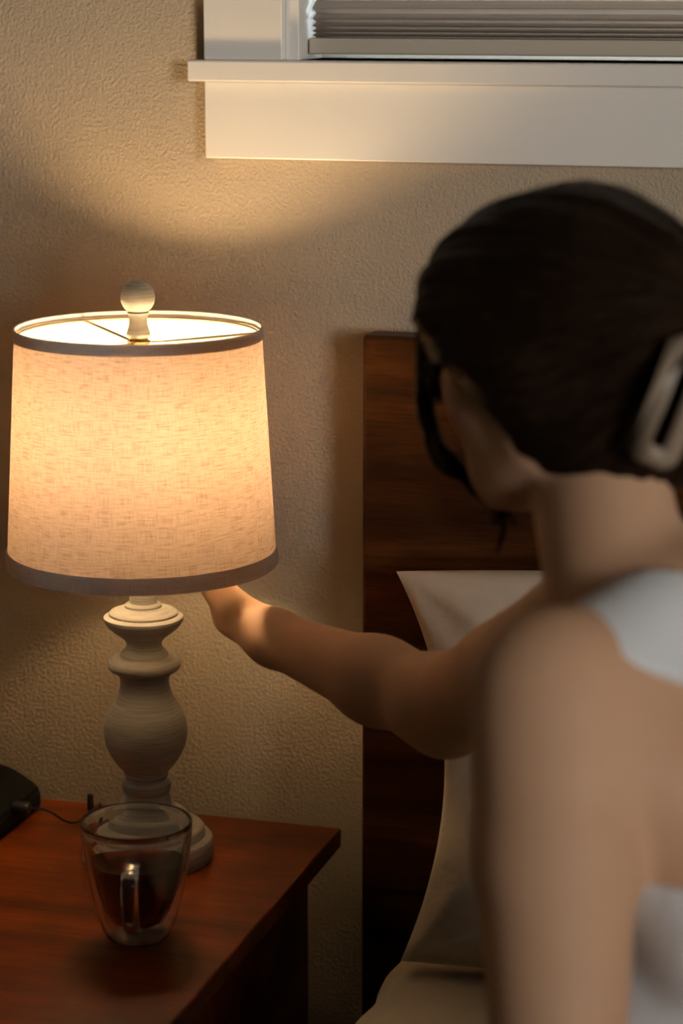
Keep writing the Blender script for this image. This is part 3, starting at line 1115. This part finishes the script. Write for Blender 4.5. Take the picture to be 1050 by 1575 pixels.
# right arm reaching to the lamp switch
knob = sw + RT * .036
PD = nrm(-RT * .50 + Z * .80 + FH * .20)
OUT = nrm(RT * .80 + Z * .45 + FH * .10)
SPR = nrm(np.cross(OUT, PD))
if SPR @ FH > 0: SPR = -SPR
kc = RWR + PD * .085
tips = [knob + FH * .004 + Z * .009, knob + FH * .018 + Z * .012 + RT * .004, knob + FH * .034 + Z * .006 + RT * .012, knob + FH * .048 - Z * .004 + RT * .020]
rhand = hand(RWR, PD, SPR, tips, knob - FH * .010 - Z * .006, OUT, .94)
fa = nrm(RWR - REL)
rarm = [
    Cone(RSH - Z * .008, REL, .052, .040, .035),
    Cone(RSH + tf * .01, (RSH + REL) / 2, .049, .040, .03),
    Cone(REL, REL + fa * .085 - Z * .002, .0385, .0375, .02),
    Cone(REL + fa * .085 - Z * .002, RWR - fa * .05, .0375, .0245, .02),
    Cone(RWR - fa * .05, RWR + PD * .012, .0240, .0225, .02),
    Cone(REL - fa * .012 - Z * .012, REL, .030, .035, .02),
]
# left arm hanging by the side, hand on the thigh
LHN = np.array([LEL[0] + .035, LEL[1] - .03, MT + .030])
larm = [
    Cone(LSH + Z * .004, LSH * .62 + LEL * .38, .0545, .0525, .018),
    Cone(LSH * .62 + LEL * .38, LEL, .0520, .0405, .012),
    Cone(LEL, LEL * .62 + LHN * .38, .0400, .0390, .02),
    Cone(LEL * .62 + LHN * .38, LHN, .0385, .0245, .02),
]
lpd = nrm(-RT * .3 - FH * .95 - Z * .06)
lsp = nrm(np.cross(Z, lpd)) * -1.0
lhand = hand(LHN, lpd, lsp, [LHN + lpd * (.155 - .008 * abs(i - 1)) + lsp * s_ - Z * .022 for i, s_ in enumerate((.034, .012, -.012, -.034))],
             LHN + lpd * .085 + lsp * .062 - Z * .014, Z)
# legs: seated on the edge of the bed
knees = [np.array([-.620, -.92, .545]), np.array([-.620, -.735, .545])]
legs, feet = [], []
for hp_, kn_ in zip((HIP + tl * .085, HIP - tl * .085), knees):
    an_ = np.array([kn_[0] - .03, kn_[1] - .01, .085])
    legs += [Cone(hp_, hp_ * .5 + kn_ * .5, .090, .078, .05), Cone(hp_ * .5 + kn_ * .5, kn_, .078, .056, .04),
             Cone(kn_, kn_ * .6 + an_ * .4 + np.array([.012, 0, 0]), .054, .052, .03), Cone(kn_ * .6 + an_ * .4 + np.array([.012, 0, 0]), an_, .052, .034, .03)]
    feet += [Cone(an_, an_ + np.array([.02, 0, -.05]), .034, .030, .02), Cone(an_ + np.array([.02, 0, -.055]), an_ + np.array([-.14, 0, -.062]), .030, .022, .03),
             Cone(an_ + np.array([-.13, .018, -.066]), an_ + np.array([-.165, .014, -.070]), .018, .012, .015), Cone(an_ + np.array([-.13, -.015, -.066]), an_ + np.array([-.155, -.018, -.070]), .016, .010, .015)]
body_prims = torso + neck + head + esock + larm + lhand + rarm + rhand + legs + feet


def bounds(prims, pad=.03):
    P = []
    for p in prims:
        if isinstance(p, Cone):
            r = max(p.ra, p.rb)
            P += [p.a - r, p.a + r, p.b - r, p.b + r]
        elif not p.sub: P += [p.c - max(p.r), p.c + max(p.r)]
    P = np.array(P)
    return P.min(0) - pad, P.max(0) + pad


person = empty('person', (HIP[0], HIP[1], MT))
tag(person, 'woman in a white ribbed tank top sitting on the bed, reaching under the lamp shade', 'person')
lo, hi = bounds(body_prims)
V, F = sdf_mesh(body_prims, lo, hi, .0036)
body = mesh_from('body', V, F, SKIN, person, smooth_iter=2)

# tank top: skin of the torso, cut at the neckline and at the armholes
ZA = at(1000, 1305, 1.62)[2]                                     # height of the armhole's lowest point
print('armhole z', ZA, 'MS z', MS[2])


def tank_post(P, v):
    q = P - MS
    f, l, z = q @ tf, q @ tl, q[..., 2]
    za = ZA - MS[2]
    al = np.abs(l)
    fb = np.clip((f + .02) / .06, 0, 1)
    fb = fb * fb * (3 - 2 * fb)                                   # 0 on the back, 1 on the front
    w_back = np.clip(.153 + np.minimum(z - .055, 0) * 1.5 + np.minimum(f, 0) * .5, .030, .153)
    w_front = np.clip(.122 + (z + .01) * .4, .085, .153)
    wtop = w_back * (1 - fb) + w_front * fb
    # width allowed above the armhole bottom: strap, flaring out towards the armpit
    tt_ = np.clip((z - za) / .035, 0, 1)
    wd = wtop + (.20 - wtop) * (1 - tt_) ** 2.2
    arm = (al - wd) * .8
    neck_z = (.030 * (1 - fb) - .050 * fb) + np.minimum((al / .058) ** 4 * .07, .4)
    nk = (z - neck_z) * .7
    lowz = -(z + (MS[2] - HIP[2]) - .0)
    lowz = lowz - .035
    return np.maximum.reduce([v - .0048, arm, nk, lowz * 1.0])


tk = [p for p in torso]
lo, hi = bounds(tk, .03)
V, F = sdf_mesh(tk, lo, hi, .0034, tank_post)
tank = mesh_from('tank_top', V, F, COTTON, person, smooth_iter=3)
tank['label'] = 'white ribbed cotton tank top'


def pants_post(P, v):
    return np.maximum(v - .007, P[..., 2] - (HIP[2] + .075))


pk = [torso[3], torso[4]] + legs
lo, hi = bounds(pk, .03)
V, F = sdf_mesh(pk, lo, hi, .006, lambda P, v: np.maximum(pants_post(P, v), .12 - P[..., 2]))
mesh_from('trousers', V, F, DENIM, person, smooth_iter=2)['label'] = 'dark cloth trousers'

# eyes, lips and brows
for s_ in (1, -1):
    bm = bmesh.new()
    bmesh.ops.create_uvsphere(bm, u_segments=24, v_segments=16, radius=.0112, matrix=Matrix.Translation(Hd(.0795, .030 * s_, -.012)))
    finish('eye', bm, plain('eye_white', (0.7, 0.68, 0.65), 0.2), person, True)
    bm = bmesh.new()
    tube(bm, spline([Hd(.093, .014 * s_, .010), Hd(.092, .030 * s_, .014), Hd(.080, .046 * s_, .009)], 5), [.0012] + [.0022] * 9 + [.001], 6)
    finish('eyebrow', bm, HAIR, person, True)
LIP = plain('lip_skin', (0.42, 0.16, 0.13), 0.4)
bm = bmesh.new()
tube(bm, spline([Hd(.084, .021, -.071), Hd(.0935, .009, -.069), Hd(.095, 0, -.070), Hd(.0935, -.009, -.069), Hd(.084, -.021, -.071)], 5), [.001] + [.0038] * 19 + [.001], 8)
finish('lips', bm, LIP, person, True)

# ---- hair: cap swept back over the ears into a twist held by the clip
BUN = Hd(-.098, 0, -.020)
hair_prims = [
    Ell(Hd(-.012, 0, .006), HA, (.108, .087, .093), .02),
    Ell(Hd(.040, 0, .030), HA, (.062, .076, .058), .03),               # volume over the forehead
    Ell(Hd(-.038, 0, -.064), HA, (.078, .076, .066), .03),
    Ell(Hd(-.090, 0, -.030), HA, (.036, .045, .065), .03),             # twist
    Cone(Hd(-.095, 0, -.070), Hd(-.098, 0, .030), .030, .022, .03),
    Cone(Hd(.045, .062, .020), Hd(-.02, .070, -.035), .024, .026, .03),
    Cone(Hd(.045, -.062, .020), Hd(-.02, -.070, -.035), .024, .026, .03),
]


def hair_post(P, v):
    q = P - HC
    f, l, u = q @ hf, q @ hl, q @ hu
    # hairline: forehead above the brows, then temple down behind the jaw to the nape
    face = (f * .72 - u * .69) - .063
    th = np.arctan2(l, u)
    groove = .0011 * np.sin(th * 46 + 2 * np.sin(f * 40)) + .0016 * np.sin(th * 17 + 1.3)
    nape = -(u + .142 - f * .30)
    return np.maximum.reduce([v + groove, face + .0015 * np.sin(th * 60), nape])


lo, hi = bounds(hair_prims, .02)
V, F = sdf_mesh(hair_prims, lo, hi, .0030, hair_post)
hm = Matrix(((hf[0], hl[0], hu[0], HC[0]), (hf[1], hl[1], hu[1], HC[1]), (hf[2], hl[2], hu[2], HC[2]), (0, 0, 0, 1)))
hair = mesh_from('hair', V, F, HAIR, person, frame=hm, smooth_iter=1)
hair['label'] = 'dark brown hair gathered at the back in a claw clip'


def hobj(name, bm, mat, smooth=True):
    """mesh in world coordinates, child of the hair"""
    me = bpy.data.meshes.new(name)
    bmesh.ops.transform(bm, matrix=hm.inverted(), verts=bm.verts)
    bmesh.ops.recalc_face_normals(bm, faces=bm.faces)
    bm.to_mesh(me); bm.free()
    for p in me.polygons: p.use_smooth = smooth
    me.materials.append(mat)
    return link(bpy.data.objects.new(name, me), hair)


def lock(bm, pts, r0, n, spread_, taper=True):
    P = spline(pts, 9)
    for i in range(n):
        o = rng.randn(3) * spread_
        o2 = rng.randn(3) * spread_
        m = len(P)
        Q = [p + o * (1 - k / m) + o2 * (k / m) * (1.0 + .5 * sin(k * .5 + i)) for k, p in enumerate(P)]
        R = [r0 * (1 - .75 * (k / (m - 1)) ** 2) if taper else r0 for k in range(m)]
        tube(bm, Q, R, 5)


# curtain locks framing the face
bm = bmesh.new()
lock(bm, [at(760, 360, 1.78), at(690, 420, 1.79), at(658, 490, 1.80), at(652, 560, 1.80), at(658, 640, 1.80), at(678, 698, 1.80), at(730, 742, 1.80), at(770, 764, 1.79), at(776, 800, 1.79)], .0042, 26, .0032)
lock(bm, [at(730, 370, 1.74), at(690, 410, 1.745), at(672, 480, 1.75), at(660, 540, 1.77), at(662, 600, 1.78)], .0055, 18, .0048)
lock(bm, [at(772, 760, 1.80), at(776, 800, 1.80), at(764, 850, 1.80)], .0012, 4, .0015)
hobj('face_framing_lock', bm, HAIR)
bm = bmesh.new()
lock(bm, [Hd(.070, -.045, .065), Hd(.095, -.058, .02), Hd(.092, -.066, -.04), Hd(.070, -.070, -.09), Hd(.04, -.066, -.12)], .0040, 18, .004)
hobj('face_framing_lock', bm, HAIR)
bm = bmesh.new()
for i in range(46):
    a = rng.uniform(-1.5, 1.5)
    f0 = rng.uniform(-.02, .06)
    ps = []
    for tt_ in (0, .3, .6, 1):
        ff = f0 - tt_ * .09
        e_ = sqrt(max(1 - ((ff + .012) / .112) ** 2, .1))
        ps.append(Hd(ff, sin(a) * .0885 * e_, .006 + cos(a) * .0945 * e_ + .002 * sin(tt_ * 3)))
    lock(bm, ps, .0004, 1, .0012)
hobj('loose_strands', bm, HAIR)

# claw clip
A0, A1, B1 = at(1048, 476, 1.600), at(966, 700, 1.600), at(1040, 730, 1.600)
cl_l = A0 - A1
cl_s = (B1 - A1) - nrm(cl_l) * ((B1 - A1) @ nrm(cl_l))


def jaw(c, L, Sx, nv, w_, th_):
    """rounded rectangular loop: long half-axis L, short half-axis Sx, bar width w_, bowed along nv"""
    bm = bmesh.new()
    l_, s_ = np.linalg.norm(L), np.linalg.norm(Sx)
    lu, su = L / l_, Sx / s_
    def rr(a_, b_, r, n=6):
        out = []
        for cx, cy, a0 in ((a_ - r, b_ - r, 0), (-(a_ - r), b_ - r, pi / 2), (-(a_ - r), -(b_ - r), pi), (a_ - r, -(b_ - r), 1.5 * pi)):
            # extra points along the sides come from the arcs' ends
            for k in range(n + 1):
                t_ = a0 + pi / 2 * k / n
                out.append((cx + r * cos(t_), cy + r * sin(t_)))
        return out
    def dens(P):
        out = []
        for (x0, y0), (x1, y1) in zip(P, P[1:] + P[:1]):
            m = 8 if (abs(x1 - x0) + abs(y1 - y0)) > .01 else 1
            for k in range(m): out.append((x0 + (x1 - x0) * k / m, y0 + (y1 - y0) * k / m))
        return out
    O, I = dens(rr(l_, s_, .010)), dens(rr(l_ - w_, s_ - w_, .004))
    if len(O) != len(I): I = dens(rr(l_ - w_, s_ - w_, .004)); n = min(len(O), len(I)); O, I = O[:n], I[:n]
    def pt(x, y, off): return c + lu * x + su * y + nv * (off - .35 * (x * x / l_) - .25 * (y * y / s_))
    R4 = [[bm.verts.new(pt(x, y, off)) for x, y in ring_] for ring_, off in ((O, 0), (I, 0), (I, -th_), (O, -th_))]
    n = len(R4[0])
    for a_, b_ in ((0, 1), (1, 2), (2, 3), (3, 0)):
        for k in range(n):
            bm.faces.new((R4[a_][k], R4[a_][(k + 1) % n], R4[b_][(k + 1) % n], R4[b_][k]))
    for k in range(1, 4):          # teeth from the outer long side, curving inwards
        x = -l_ * .8 + 1.6 * l_ * k / 4
        p = pt(x, s_ - .004, -th_ / 2)
        tube(bm, spline([p, p + su * .010 - nv * .008, p + su * .012 - nv * .020], 4), [.003] * 5 + [.0026, .0022, .0018, .001], 6)
    return bm


cnv = nrm(np.cross(cl_s, cl_l))
if cnv @ FW > 0: cnv = -cnv
cc_ = A1 + cl_l / 2 + cl_s / 2
bm = jaw(cc_, cl_l / 2, cl_s / 2, cnv, .0125, .004)
j1 = hobj('hair_clip', bm, CLIPM)
j1['label'] = 'taupe claw clip with a rectangular opening'
me = j1.data
# mirrored jaw on the far side of the twist
bm = bmesh.new(); bm.from_mesh(me)
for v in bm.verts: v.co.y = -v.co.y
bmesh.ops.reverse_faces(bm, faces=bm.faces)
m2 = bpy.data.meshes.new('hair_clip'); bm.to_mesh(m2); bm.free(); m2.materials.append(CLIPM)
for p in m2.polygons: p.use_smooth = True
link(bpy.data.objects.new('hair_clip_jaw', m2), hair)
